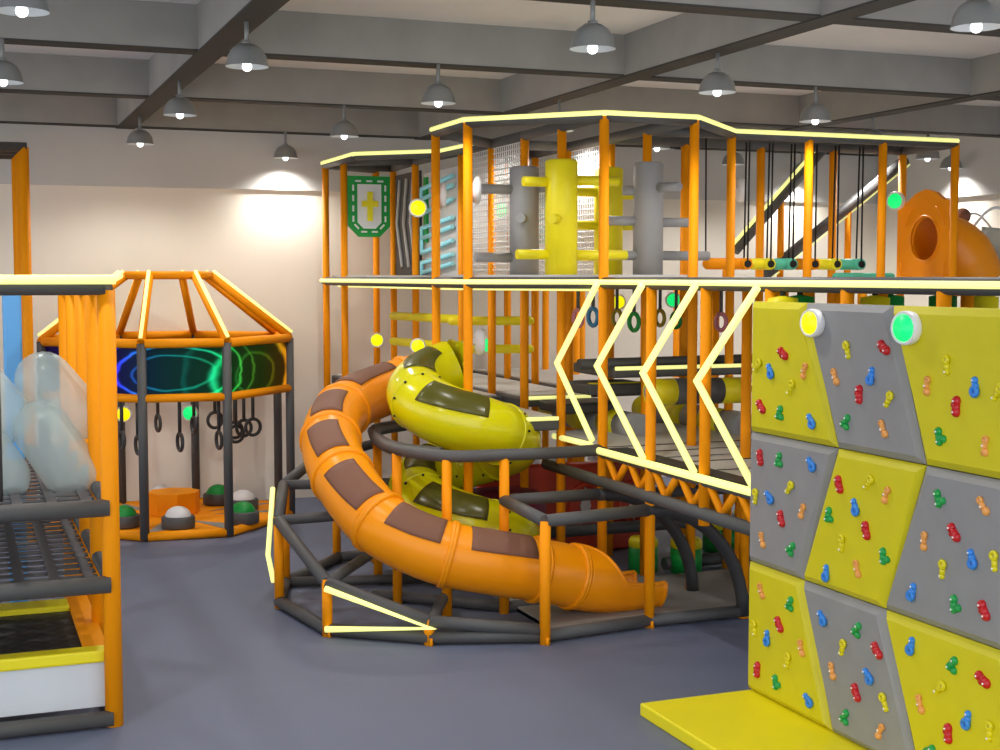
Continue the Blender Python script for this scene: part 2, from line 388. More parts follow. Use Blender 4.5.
# chevrons of light strip on the facade
for (tp, mp_, bp_) in (((597, 284), (557, 363), (592, 440)), ((642, 285), (597, 366), (643, 458)), ((695, 286), (643, 373), (694, 472)), ((757, 288), (697, 381), (756, 492))):
    a, b, c = PX(*tp, 5.02), PX(*mp_, 5.02), PX(*bp_, 5.02)
    P('light_strip', MB().path([a, b, c], .027, 8), led, 'chevron shaped light strip')
# mid decks and steps under the upper deck
def slab(x0, x1, y0, y1, z, th=.1, m=dark, lab=None, top=None, edge=True):
    P('step_pad', MB().bb(x0, x1, y0, y1, z-th, z, .02), m, lab)
    if top: P('deck_board', MB().bb(x0+.05, x1-.05, y0+.05, y1-.05, z, z+.015), top)
    if edge: P('light_strip', MB().tube((x0+.02, y0-.01, z-.01), (x1-.02, y0-.01, z-.01), .018, 8), led)
slab(4.3, 5.0, 11.35, 12.6, 1.55, .12, dark, None, lgrey)
slab(4.25, 5.1, 13.0, 16.6, 1.6, .1, dark, None, lgrey, False)
slab(5.12, 5.9, 12.6, 16.4, 1.62, .1, dark, None, lgrey)
slab(5.97, 8.4, 13.3, 16.4, 1.63, .1, dark, None, lgrey)
slab(5.6, 7.6, 11.5, 12.4, 1.97, .1, dark, 'charcoal upper step', None)
slab(5.45, 6.1, 11.7, 12.3, 1.8, .1, dark, 'charcoal middle step', None, False)
P('step_tread', MB().bb(5.5, 6.05, 11.74, 11.84, 1.801, 1.81), yellow)
slab(5.3, 5.92, 12.0, 12.55, 1.6, .1, darker, 'dark lower step', None, False)
rail((5.3, 11.6), (7.6, 11.8), 2.0, r=.05)
# sloping tubes with strips (upper right)
for a, b in (((7.7, 12.9, 3.08), (8.8, 12.9, 4.2)), ((8.05, 12.9, 2.8), (9.87, 12.9, 4.1))):
    P('sloping_rail', MB().tube(a, b, .06), dark); 
    o_ = V((-.05, -.03, .05)) if a[0] < 8 else V((.05, -.02, -.05)); P('light_strip', MB().tube(V(a)+o_, V(b)+o_, .02 if a[0] < 8 else .007, 8), led)
# yellow cross bars, left wing
for (x0, y0, x1, y1, py) in ((4.9, 16.2, 5.2, 14.6, 321), (5.0, 14.4, 5.9, 14.1, 322), (4.9, 16.2, 5.2, 14.6, 350), (5.0, 14.4, 5.9, 14.1, 351)):
    z = 2.8-(py-277)/1390*14.8
    P('cross_bar', MB().capsule((x0, y0, z), (x1, y1, z), .05), yellow, 'yellow padded cross bar')
# ground frame rails
base = [(5.95, 9.8), (5.1, 9.79), (4.12, 9.66), (3.29, 9.93), (2.63, 10.46), (2.48, 11.51), (2.7, 12.26), (3.42, 13.15), (4.2, 13.3)]
rails(base, .055); rails([(8.4, 9.8), (5.95, 9.8)], .055)
zs = [.02, .14, .17, .4, .74, .9]
topr = [(4.1, 9.66, .1), (3.29, 9.93, .18), (2.63, 10.46, .42), (2.48, 11.51, .75), (2.7, 12.3, .93), (3.2, 13.2, 1.02), (3.9, 13.6, 1.1)]
for a, b in zip(topr, topr[1:]): P('padded_rail', MB().tube(a, b, .05), dark)
for a, b in (((2.7, 12.3, .93), (3.9, 12.0, .93)), ((2.48, 11.51, .75), (3.6, 11.6, .75)), ((3.29, 9.93, .15), (4.1, 11.6, .15)), ((2.7, 12.26, .05), (4.1, 11.9, .05)), ((2.63, 10.46, .42), (3.3, 11.5, .42)), ((3.3, 11.5, .05), (4.2, 10.67, .05)), ((4.2, 10.67, .05), (5.1, 10.67, .05))):
    P('padded_rail', MB().tube(a, b, .045), dark)
for tri in (((325, 578), (433, 627), (325, 628)),):
    a = V((2.6, 10.4, .39)); b = V((3.29, 9.87, .14)); c = V((2.6, 10.4, .07))
    P('light_strip', MB().path([a, b, c], .026, 8), led, 'wedge shaped light strip on the low rail')
P('light_strip', MB().path([(2.58, 12.2, .92), (2.43, 11.72, .42), (2.44, 11.55, .22)], .022, 8), led)
# entry box rails and arches
zb = .95
rails([(5.1, 9.79), (4.12, 9.62), (4.19, 10.65), (5.1, 10.67)], zb)
def arch(x0, x1, y, z0):
    pts = [(x0+(x1-x0)*math.sin(q*PI/2/10), y, z0*math.cos(q*PI/2/10)+.02) for q in range(11)]
    P('arched_rail', MB().path([(x0-.05, y, z0+.02)]+pts, .055), darker)
arch(5.1, 5.97, 9.79, .93); arch(5.1, 5.97, 10.64, .93)
rails([(5.1, 10.67), (6.85, 10.67)], LZ-.4, r=.05)
P('ground_mat', MB().bb(4.3, 6.9, 10.0, 11.3, .0, .05, .01), fgrey)
P('ground_mat', MB().bb(4.3, 6.9, 9.9, 10.9, .0, .045, .01), fgrey)
rails([(5.1, 12.4), (8.5, 12.4)], .3, r=.06); rails([(6.2, 11.6), (8.5, 11.75)], .08, r=.06)

# ---------------------------------------------------------------- shield sign and wall panels on the left wing
t = thing('shield_sign', (4.55, 15.86, 3.27), 'green shield sign with white dashes and a yellow cross, on the left wing', 'sign')
a, b = 4.275, 4.785; zt, zb_ = 3.98, 3.27
def shield(s, y0, y1):
    cx = (a+b)/2; w = (b-a)/2*s; tz = zt-(1-s)*.22; bz = zb_+(1-s)*.22; k = w*.5
    return MB().prism([(cx-w, y0, tz), (cx+w, y0, tz), (cx+w, y0, bz+k), (cx+w-k, y0, bz), (cx-w+k, y0, bz), (cx-w, y0, bz+k)], (0, y1-y0, 0))
shield(1, 15.84, 15.87).build('backing', green_v, t)
shield(.56, 15.825, 15.84).build('white_field', white, t)
MB().prism([(4.53+p*1.0, 15.822, 3.655+q) for p, q in ((-.03, .14), (.03, .14), (.03, .035), (.095, .035), (.095, -.035), (.03, -.035), (.03, -.2), (-.03, -.2), (-.03, -.035), (-.095, -.035), (-.095, .035), (-.03, .035))], (0, -.03, 0)).build('cross', yellow, t)
dl = [((x, 3.92), (.07, .02), 0) for x in (4.395, 4.53, 4.665)]+[((x, z), (.02, .07), 0) for z in (3.48, 3.6, 3.72, 3.84) for x in (4.335, 4.725)]
dl += [((x, 3.33), (.07, .02), 0) for x in (4.465, 4.595)]+[((4.375, 3.39), (.07, .02), PI/4), ((4.685, 3.39), (.07, .02), -PI/4)]
for (x, z), (w_, h_), an in dl:
    MB().box((0, 0, 0), (1, 1, 1), M=Matrix.Translation((x, 15.835, z)) @ Matrix.Rotation(an, 4, 'Y') @ Matrix.Diagonal((w_, .012, h_, 1))).build('dash', white, t)
t = thing('chevron_panel', (5.08, 16.3, DZ), 'dark wall panel with three pale grey chevron lines beside the shield sign', 'panel')
MB().bb(5.09, 5.12, 15.66, 16.62, DZ, 4.05).build('board', darker, t)
for q in range(3):
    y0 = 16.5-q*.27; pts = [(5.075, y0-.12, 3.98), (5.075, y0, 3.45), (5.075, y0-.2, 2.92)]
    MB().path(pts, .022, 6).build('chevron_line', lgrey, t)
t = thing('maze_panel', (5.08, 15, DZ), 'grey panel with pale cyan comb shaped channels behind a yellow button', 'panel')
MB().bb(5.1, 5.13, 14.3, 15.52, DZ, 4.0).build('board', lgrey, t)
for z in (3.7, 3.25, 2.85):
    m = MB().path([(5.06, 14.4, z+.2), (5.06, 15.48, z+.12), (5.06, 15.48, z-.17), (5.06, 14.4, z-.05)], .026, 6)
    m.path([(5.06, 15.48, z), (5.06, 14.4, z+.1)], .026, 6); m.build('comb_channel', cyan, t)
MB().bb(5.07, 5.1, 15.35, 15.45, 3.2, 3.95).build('side_trim', green_v, t)
def net(p0, p1, z0, z1, s, label, name='climbing_net', r=.0075):
    p0, p1 = V((*p0, 0)), V((*p1, 0)); L = (p1-p0).length; n = max(2, round(L/s)); m = MB(); k = round((z1-z0)/s)
    for i in range(n+1):
        p = p0.lerp(p1, i/n); m.tube(p+V((0, 0, z0)), p+V((0, 0, z1)), r, 4)
    for j in range(k+1):
        z = z0+(z1-z0)*j/k; m.tube(p0+V((0, 0, z)), p1+V((0, 0, z)), r, 4)
    o = recentre(m.build(name, netw)); return tag(o, label, 'net')
net((5.1, 14.15), (5.1, 12.47), DZ, RZ-.05, .055, 'white square mesh net behind the left corner posts of the tower')
net((5.97, 15.0), (5.97, 12.6), DZ, RZ-.05, .055, 'white square mesh net behind the grey and yellow peg columns')
net((5.13, 14.3), (5.92, 14.3), DZ, 3.9, .055, 'white square mesh net facing front in the tower middle')
t = thing('shield_sign', (6.4, 15.2, 3.3), 'green sign with yellow cross mostly hidden behind nets left of the grey column', 'sign')
MB().bb(6.2, 6.7, 15.5, 15.53, 3.2, 3.95).build('backing', green_v, t)
MB().box((6.45, 15.48, 3.62), (.06, .03, .36)).box((6.45, 15.48, 3.66), (.2, .03, .07)).build('cross', yellow, t)

# ---------------------------------------------------------------- peg columns
def column(x, y, zt, m, pegs, label, r=.135):
    t = thing('peg_column', (x, y, DZ), label, 'padded column', 'padded peg columns on the upper deck')
    c = MB(); c.lathe([(0, DZ), (r, DZ), (r, zt-.02), (r-.02, zt), (0, zt)], (x, y, 0), 28).build('column_body', m, t)
    for (az, z, ln, pm) in pegs:
        d = V((math.cos(az), math.sin(az), 0))
        pl = MB().tube(V((x, y, z))+d*(r-.02), V((x, y, z))+d*(r+ln), .044).build('peg', pm, t)
L_, R_, F_, FL = PI, 0, -PI/2-.2, 0
column(4.88, 11.9, 3.81, grey, [(PI-.05, 3.6, .3, grey), (-PI/2-.5, 3.33, .2, grey), (PI, 2.98, .35, grey), (-.3, 3.62, .2, grey)], 'grey padded peg column, left one, beside the yellow column')
column(5.03, 11.4, 3.84, yellow, [(PI, 3.64, .22, yellow), (PI, 3.0, .28, yellow), (-PI/2-.7, 3.31, .14, yellow), (-.05, 3.66, .4, yellow), (0, 3.0, .5, yellow)], 'yellow padded peg column in front, left of the corner post', .145)
column(5.93, 12.3, 3.86, yellow, [(PI, 3.62, .36, yellow), (PI, 3.3, .36, yellow), (0, 3.6, .3, yellow), (0, 3.3, .3, yellow), (PI, 3.0, .36, yellow)], 'yellow padded peg column behind the corner post', .14)
column(6.0, 11.6, 3.86, grey, [(-PI/2+.35, 3.62, .24, grey), (PI-.2, 3.32, .25, grey), (0, 3.31, .27, grey), (PI, 3.0, .3, grey), (0, 3.0, .5, grey), (PI-.4, 3.6, .1, grey)], 'grey padded peg column, right one, beside the rope bridge', .14)

# ---------------------------------------------------------------- swinging logs
logs = [(703, 744, 'orange', orange), (748, 767, 'yellow', yellow), (772, 789, 'teal', teal), (793, 811, 'orange', orange), (815, 833, 'yellow', yellow), (838, 857, 'teal', teal)]
for i, (p0, p1, cn, cm) in enumerate(logs):
    a = PY(p0, 265, 12.0); b = PY(p1, 265, 12.0); a.z = b.z = 2.93
    first = ['leftmost long', 'left', 'left', 'right, behind the post', 'right', 'rightmost']
    t = thing('swing_log', (a+b)/2, '%s swinging log on black ropes, %s of its colour' % (cn, first[i]), 'swing log', 'hanging log steps')
    MB().capsule(a, b+V((.03, 0, 0)), .058).build('log', cm, t)
    q = MB().tube(b+V((-.02, -.1, 0)), b+V((-.02, .02, 0)), .058); q.build('end_collar', cm, t)
    MB().tube(b+V((-.02, -.115, 0)), b+V((-.02, -.09, 0)), .036).build('rope_eye', black, t)
    m = MB()
    for dx, dy in ((-.02, -.1), (.06, .1)): m.tube(b+V((dx, dy, .03)), V((b.x+.03, 12.0+dy*.3, RZ-.02)), .009, 6)
    if i == 0: m.tube(a+V((.03, 0, 0)), V((a.x+.02, 12, RZ)), .008, 6)
    m.build('rope', black, t)

# ---------------------------------------------------------------- light buttons
def button(p, n, r, m, label):
    p = V(p); n = V(n).normalized()
    M = Matrix.Translation(p) @ n.to_track_quat('Z', 'Y').to_matrix().to_4x4()
    t = thing('light_button', p, label, 'button')
    MB().lathe([(0, -.03), (r*.95, -.03), (r, -.01), (r, .02), (r*.93, .035), (r*.82, .03), (r*.8, .024), (0, .024)], M=M).build('housing', white, t)
    MB().lathe([(r*.78, .025), (r*.76, .034), (0, .036)], M=M).build('lens', m, t)
n0 = (-.35, -1, .0)
def bpos(px, py, y): return PY(px, py, y)
button(bpos(418, 208, 15.0), n0, .105, yel_e, 'round yellow light button in front of the cyan maze panel')
button(bpos(377, 340, 16.2), n0, .09, yel_e, 'round yellow light button on the left wing post, lower storey')
button(bpos(418, 346, 14.9), n0, .09, yel_e, 'round yellow light button just above the yellow spiral slide')
button(bpos(487, 345, 14.0), n0, .085, green_e, 'round green light button right of the spiral slide top')
button(bpos(673, 300, 13.2), n0, .085, green_e, 'round green light button behind the hanging rings')
button(bpos(618, 302, 13.2), n0, .085, yel_e, 'round yellow light button half hidden behind a ring strap')
button(bpos(896, 201, 12.35), (-1, -.45, 0), .1, green_e, 'round green light button beside the orange panel with a hole')
button(bpos(500, 210, 14.1), n0, .1, green_e, 'green light button behind the white net left of the grey column')
button(PX(813, 323, 4.75), (-1, -.12, 0), .085, yel_e, 'large yellow light button on top of the climbing wall')
button(PX(907, 328, 4.75), (-1, -.12, 0), .093, green_e, 'large green light button on top of the climbing wall')
for px, py, y, lb in ((442, 196, 12.5, 'white round target seen edge-on beside the left corner post'), (476, 190, 11.6, 'white round target edge-on right of the second corner post'), (480, 342, 11.7, 'white round target edge-on right of the slide panel'), (740, 190, 12.5, 'white round target edge-on behind the rope bridge')):
    p = PY(px, py, y); t = thing('round_target', p, lb, 'target')
    M = Matrix.Translation(p) @ V((1, -.22, 0)).to_track_quat('Z', 'Y').to_matrix().to_4x4()
    MB().lathe([(0, -.05), (.1, -.04), (.125, 0), (.12, .03), (0, .035)], M=M).build('disc', white, t)
    MB().tube(p+V((-.09, 0, 0)), p, .03).build('mount', white, t)

# ---------------------------------------------------------------- hanging rings
RG = [(578, 318, 'pink', 11.3), (593, 317, 'blue', 11.0), (617, 318, 'olive', 12.2), (634, 322, 'green', 10.9), (660, 318, 'olive', 12.2), (676, 320, 'green', 12.2), (707, 320, 'grey', 12.8), (721, 322, 'pink', 11.0)]
wh = ['left of the first chevron', 'beside the orange corner post', 'behind the second chevron', 'right of the second chevron', 'right of the green ring', 'behind the third chevron', 'thin one beside an orange post', 'right of the third chevron']
for (px, py, cn, y), w in zip(RG, wh):
    p = PY(px, py, y); t = thing('hanging_ring', p, '%s gymnastic ring on a grey strap, %s' % (cn, w), 'ring', 'hanging rings under the upper deck')
    MB().torus(p, .075, .02, (1, .12, 0) if cn != 'grey' else (1, -.2, 0)).build('ring', ring_c[cn], t)
    MB().tube(p+V((0, 0, .08)), (p.x, p.y, ZD), .016, 6).build('strap', dark, t)

# ---------------------------------------------------------------- roller tubes
def roller(a, b, r, label, cols, group='striped foam rollers'):
    a, b = V(a), V(b); t = thing('foam_roller', (a+b)/2, label, 'roller', group); n = len(cols); L = (b-a)
    for i, c in enumerate(cols):
        MB().tube(a+L*(i/n), a+L*((i+1)/n), r, 24).build('roller_segment', c, t)
    u = L.normalized(); MB().tube(a-u*.02, b+u*.02, r*.55).build('core', grey, t)
roller(PY(649, 392, 11.1), PY(742, 390, 11.1), .12, 'yellow and charcoal roller hung between posts above the deck', [yellow, dark, dark, yellow])
for i, (px, py) in enumerate(((640, 436), (745, 434))):
    e = PZ(px, py, LZ); e.z = LZ+.07
    roller(e, e+V((-.05, 2.0, 0)), .135, ['striped roller on the lower deck, its grey end left of the second chevron', 'striped roller on the lower deck, its grey end beside the climbing wall'][i], [grey, yellow, grey, yellow, grey, yellow])

# ---------------------------------------------------------------- sweep for slides
def sweep(pts, r, name, m, parent, a0=0, a1=2*PI, seg=32, solid=0, afun=None):
    """surface round a path; angle 0 = outward (left of travel), PI/2 = up"""
    mb = MB(); rings = []; n = len(pts)
    for i, p in enumerate(pts):
        t = (pts[min(i+1, n-1)]-pts[max(i-1, 0)]).normalized(); side = t.cross(V((0, 0, 1))).normalized(); u = side.cross(t).normalized()
        s0, s1 = afun(i/(n-1)) if afun else (a0, a1); rr_ = r(i/(n-1)) if callable(r) else r
        rings.append([mb.b.verts.new(p+(side*math.cos(s0+(s1-s0)*j/seg)+u*math.sin(s0+(s1-s0)*j/seg))*rr_) for j in range(seg+1)])
    for A, B in zip(rings, rings[1:]):
        for j in range(seg): mb._f([A[j], A[j+1], B[j+1], B[j]], True)
    bmesh.ops.remove_doubles(mb.b, verts=mb.b.verts[:], dist=1e-5)
    return mb.build(name, m, parent, solid=solid)
def flange(p, t, r, name, m, parent, w=.03, th=.02):
    M = Matrix.Translation(p) @ t.to_track_quat('Z', 'Y').to_matrix().to_4x4()
    return MB().lathe([(r-.005, -w), (r+th*.6, -w), (r+th, -w*.5), (r+th, -.004), (r+th*.7, 0), (r+th, .004), (r+th, w*.5), (r+th*.6, w), (r-.005, w)], M=M, seg=36).build(name, m, parent)
OP = [(4.72, 13.3, 1.86), (4.34, 13.2, 1.8), (3.89, 13.08, 1.7), (3.45, 12.72, 1.6), (3.14, 12.2, 1.47), (2.97, 11.6, 1.31), (2.95, 11.1, 1.12), (3.07, 10.65, .87), (3.29, 10.42, .72), (3.57, 10.28, .61), (3.93, 10.2, .53), (4.33, 10.2, .44), (4.7, 10.24, .34), (5.0, 10.3, .27), (5.22, 10.34, .24), (5.4, 10.36, .24)]
op = crom(OP, 8); SR = .255
def near(pts, px, py):
    def pr(p):
        d = p-EYE; z = d.dot(fw); return V((500+F*d.dot(rt)/z, 375-F*d.dot(up)/z))
    return min(range(len(pts)), key=lambda i: (pr(pts[i])-V((px, py))).length)
osl = thing('tube_slide', (4.0, 11.5, 0), 'big orange tube slide curving down to an open chute at the floor', 'slide')
seams = [0, near(op, 405, 384), near(op, 338, 406), near(op, 331, 439), near(op, 343, 477), near(op, 376, 524), near(op, 446, 556), near(op, 533, 570), near(op, 571, 578)]
for i, (s, e) in enumerate(zip(seams, seams[1:])):
    sweep(op[s:e+1], SR, 'tube_section', orange_pl, osl)
    if i: tt = (op[s+1]-op[s-1]).normalized(); flange(op[s], tt, SR, 'flange', orange_pl, osl)
    if 0 < i < 7 and e-s > 3:
        ln = e-s; q = op[s+max(1, round(ln*.17)):e-max(1, round(ln*.12))+1]
        sweep(q, SR+.006, 'window_patch', brown, osl, math.radians(26+max(0, 4-i)*11), math.radians(90+max(0, 4-i)*12), 12, solid=.006)['label'] = 'brown window patch'
s = seams[-1]; tt = (op[s+1]-op[s-1]).normalized(); flange(op[s], tt, SR, 'flange', orange_pl, osl)
ch = op[s:]
def cut(t): # opening at top grows along the chute
    o = 0 if t < .02 else min(1, (t-.02)/.36); o = o*o*(3-2*o); w = o*math.radians(84)
    return (PI/2+w+.0001, PI/2+2*PI-w)
sweep(ch, lambda t: SR*(1-.12*max(0, t-.3)), 'open_chute', orange_pl, osl, afun=cut, solid=.02)
def rimpts(sgn):
    out = []; n = len(ch)
    for i, p in enumerate(ch):
        t = i/(n-1); a_, b_ = cut(t); a_ = a_ if sgn > 0 else b_; tt = (ch[min(i+1, n-1)]-ch[max(i-1, 0)]).normalized(); sd = tt.cross(V((0, 0, 1))).normalized(); u = sd.cross(tt)
        out.append(p+(sd*math.cos(a_)+u*math.sin(a_))*SR*(1-.12*max(0, t-.3)))
    return out
MB().path(rimpts(1), .02, 8).build('chute_rim', orange_pl, osl); MB().path(rimpts(-1), .02, 8).build('chute_rim', orange_pl, osl)
e = ch[-1]; tt = (ch[-1]-ch[-2]).normalized(); sd = tt.cross(V((0, 0, 1))).normalized(); u = sd.cross(tt); a_, b_ = cut(1)
MB().path([e+(sd*math.cos(a_+(b_-a_)*k/16)+u*math.sin(a_+(b_-a_)*k/16))*SR*.92 for k in range(17)], .022, 8).build('chute_lip', orange_pl, osl)

# yellow spiral
ysl = thing('spiral_slide', (4.25, 11.85, 0), 'glossy yellow spiral tube slide with smoked windows inside the octagonal rail', 'slide')
CX, CY, HR, YR = 4.27, 11.85, .43, .275
def hpt(deg):
    th = math.radians(deg); return V((CX+HR*math.cos(th), CY+HR*math.sin(th), 1.93-(deg-90)/360*.9))
bounds = [84, 185, 300, 390, 450, 545, 640, 690]
wins = {0: (106, 166, 66, 128), 1: (208, 266, 22, 78), 4: (468, 528, 66, 128), 5: (566, 625, 22, 78)}
for n_, (d0, d1) in enumerate(zip(bounds, bounds[1:])):
    q = [hpt(d0+(d1-d0)*k/16) for k in range(17)]
    sweep(q, YR, 'tube_section', yel_pl, ysl)
    if n_:
        tt = (hpt(d0+3)-hpt(d0-3)).normalized(); sd = tt.cross(V((0, 0, 1))).normalized(); u = sd.cross(tt); p = hpt(d0)
        fo_ = flange(p, tt, YR, 'flange', yel_pl, ysl, .018, .012)
        for k in range(10):
            a_ = 2*PI*k/10+.2
            MB().tube(p+tt*.04+(sd*math.cos(a_)+u*math.sin(a_))*(YR-.01), p+tt*.04+(sd*math.cos(a_)+u*math.sin(a_))*(YR+.012), .012, 6).build('bolt', black, ysl)
    if n_ in wins:
        w0, w1, a0_, a1_ = wins[n_]
        sweep([hpt(w0+(w1-w0)*k/12) for k in range(13)], YR+.006, 'smoked_window', smoke, ysl, math.radians(a0_), math.radians(a1_), 10, solid=.004)['label'] = 'smoked dark window'
# scalloped entrance plate
pl = []; cz = 1.86; yc = CY+HR-.0; PXX = 4.33
for k in range(28):
    a_ = PI*k/27; rr_ = .36+.03*math.cos(a_*6); pl.append((PXX, yc+rr_*math.cos(a_), cz+rr_*math.sin(a_)*1.0))
pl += [(PXX, yc-.34, cz-.42), (PXX, yc+.34, cz-.42)]
MB().prism(pl, (.03, 0, 0)).build('entrance_plate', yel_pl, ysl)
for k in range(8):
    a_ = 2*PI*k/8+.3; MB().sphere((PXX-.005, yc+.31*math.cos(a_), cz+.31*math.sin(a_)), .018, seg=8).build('plate_bolt', yel_pl, ysl)
# small yellow inner guard hump
# plum/red ball pit wall
t = thing('ball_pit_wall', (5.2, 12.6, 0), 'dark red and plum padded pit wall with white leaf shapes behind the spiral', 'pit wall')
MB().bb(4.75, 6.6, 12.75, 12.85, 0, .92, .03).build('padded_wall', red_v, t)
MB().lathe([(0, .0), (.42, 0), (.42, .45), (.36, .56), (0, .6)], (4.78, 12.2, .2)).build('pit_drum', purple, t)
for x in (5.15, 5.9, 6.45):
    p = [(x, 12.73, .3), (x+.06, 12.73, .48), (x, 12.73, .68), (x-.06, 12.73, .48)]
    MB().prism(p, (0, .02, 0)).build('leaf_mark', lgrey, t)
    MB().torus((x, 12.74, .48), .17, .025, (0, 1, 0), sc=(1, 1.3)).build('leaf_ring', red_v, t)
for x in (4.9, 5.3, 5.6, 6.0):
    MB().box((x, 12.72, .97), (.12, .1, .05), random.random()).build('foam_topping', white, t)
# stools
for px, py, cs, w in ((643, 571, .14, 'left one, just right of the orange chute'), (686, 572, .15, 'middle one behind the arched rail'), (722, 550, .2, 'far one behind the wedge light'), (752, 540, .2, 'rightmost, at the climbing wall edge')):
    p = PZ(px, py, .0); t = thing('foam_stool', p, 'green foam stool with yellow top, '+w, 'stool', 'green and yellow foam stools')
    MB().lathe([(0, 0), (cs, 0), (cs, .24), (0, .24)], p, 28).build('drum', green_v, t)
    MB().lathe([(0, .24), (cs, .24), (cs, .30), (cs-.02, .33), (0, .33)], p, 28).build('top', yellow, t)

# ---------------------------------------------------------------- upper right: panel with hole, tube, scoop
t = thing('crawl_tube', (9.5, 12, DZ), 'orange arched panel with a round hole leading into an orange tube', 'crawl tube')
x0 = 9.42; y0, y1, z0 = 11.56, 12.42, DZ
m = MB(); N = 40; outer = []; innr = []
cy, cz, hr = 11.97, 3.2, .235
for k in range(N):
    a_ = 2*PI*k/N; dy, dz = math.cos(a_), math.sin(a_)
    kk = 9
    if abs(dy) > 1e-6: kk = min(kk, ((y1 if dy > 0 else y0)-cy)/dy)
    if dz < -1e-6: kk = min(kk, (z0-cz)/dz)
    if dz > 1e-6:
        for it in range(60):
            yy = cy+dy*(.2+it*.012); zz = cz+dz*(.2+it*.012)
            top = 3.58+.12*max(0, math.cos((yy-cy)/.3*PI/2)) if abs(yy-cy) < .3 else 3.58
            if zz > top: kk = min(kk, .2+it*.012); break
    outer.append((cy+dy*kk, cz+dz*kk)); innr.append((cy+dy*hr, cz+dz*hr*1.0))
vf = {}
for nm, xx in (('f', x0), ('b', x0+.05)):
    vf[nm] = ([m.b.verts.new((xx, *p)) for p in outer], [m.b.verts.new((xx, *p)) for p in innr])
for k in range(N):
    j = (k+1) % N
    for nm in 'fb': m._f([vf[nm][0][k], vf[nm][0][j], vf[nm][1][j], vf[nm][1][k]])
    for q in (0, 1): m._f([vf['f'][q][k], vf['f'][q][j], vf['b'][q][j], vf['b'][q][k]])
m.build('hole_panel', orange_pl, t)
MB().torus((x0, cy, cz), hr, .014, (1, 0, 0), 36).build('hole_rim', orange_pl, t)
m = MB()
for s_, a0_ in ((1, 20), (-1, 20)):
    m.path([(x0-.003, cy+s_*.33*math.cos(math.radians(q)), cz+.05+.33*math.sin(math.radians(q))) for q in range(15, 62, 6)], .01, 6)
m.path([(x0-.003, y1-.08, z0+.2), (x0-.003, y1-.08, z0+.05), (x0-.003, y1-.25, z0+.05)], .008, 6); m.path([(x0-.003, y0+.08, z0+.2), (x0-.003, y0+.08, z0+.05), (x0-.003, y0+.25, z0+.05)], .008, 6)
m.build('embossed_line', orange_pl, t)
et = crom([(9.45, cy, cz), (9.6, cy, cz-.02), (9.76, cy, cz-.11), (9.9, cy, cz-.27), (10.0, cy, cz-.45)], 6)
sweep(et, lambda u_: .24+.12*min(1, u_*1.6), 'tube', orange_pl, t, solid=.02)
t = thing('slide_scoop', (10.6, 12, 2.8), 'pale grey scoop shaped tube top with a clear dome beside the orange tube', 'slide')
sc = crom([(10.1, 12.25, 3.33), (10.5, 12.25, 3.3), (10.9, 12.25, 3.2), (11.3, 12.25, 3.05)], 5)
sweep(sc, .36, 'scoop', beige, t, PI, 2*PI, solid=.02)
MB().path([(10.05+.65*k/12, 12.0, 3.3+.24*math.sin(PI*k/12)) for k in range(13)], .015, 8).build('dome_frame', white, t)
MB().path([(10.05+.55*k/12, 12.3, 3.3+.19*math.sin(PI*k/12)) for k in range(13)], .012, 8).build('dome_frame', white, t)
MB().sphere((10.05, 12.15, 3.45), .09).build('brown_knob', brown, t)

# ---------------------------------------------------------------- climbing wall
WXF = 4.78
cw = thing('climbing_wall', (4.9, 6, 0), 'climbing wall of yellow and grey slanted panels with coloured holds', 'climbing wall')
MB().bb(WXF+.1, WXF+.2, 4.1, 7.8, 0.09, 2.62).build('backing_frame', darker, cw)
zr_ = [2.645, 1.795, .94, .088]
yb = [[(7.78, 7.78), (7.17, 6.82), (6.33, 6.02), (5.4, 5.05), (4.2, 4.2)],
      [(7.78, 7.78), (6.82, 7.15), (6.02, 6.34), (5.05, 5.35), (4.2, 4.2)],
      [(7.78, 7.78), (7.15, 6.83), (6.34, 6.02), (5.35, 5.1), (4.2, 4.2)]]
def panel(y0t, y0b, y1t, y1b, zt, zb, m, name='climbing_panel', par=None):
    y0t, y0b, y1t, y1b = (q+.037 for q in (y0t, y0b, y1t, y1b))
    mb = MB(); bv = .045; ga = .003
    o = [(y0t-ga, zt-ga), (y0b-ga, zb+ga), (y1b+ga, zb+ga), (y1t+ga, zt-ga)]
    def inset(q): 
        cy_ = sum(p[0] for p in q)/4; out = []
        for (y, z), sy, sz in zip(q, (-1, -1, 1, 1), (-1, 1, 1, -1)): out.append((y+sy*bv, z+sz*bv*.9))
        return out
    i_ = inset(o)
    A = [mb.b.verts.new((WXF+.1, *p)) for p in o]; B = [mb.b.verts.new((WXF+.035, *p)) for p in o]; D = [mb.b.verts.new((WXF, *p)) for p in i_]
    for k in range(4):
        j = (k+1) % 4; mb._f([A[k], A[j], B[j], B[k]]); mb._f([B[k], B[j], D[j], D[k]])
    mb._f(D); mb._f(A)
    return mb.build(name, m, cw)
panels = []
for r_ in range(3):
    row = []
    for c_ in range(4):
        ym = (yellow_wall if (r_+c_) % 2 == 0 else grey_wall)
        row.append(panel(yb[r_][c_][0], yb[r_][c_][1], yb[r_][c_+1][0], yb[r_][c_+1][1], zr_[r_], zr_[r_+1], ym))
        row[-1]['label'] = ('yellow' if (r_+c_) % 2 == 0 else 'grey')+' slanted panel'
    panels.append(row)
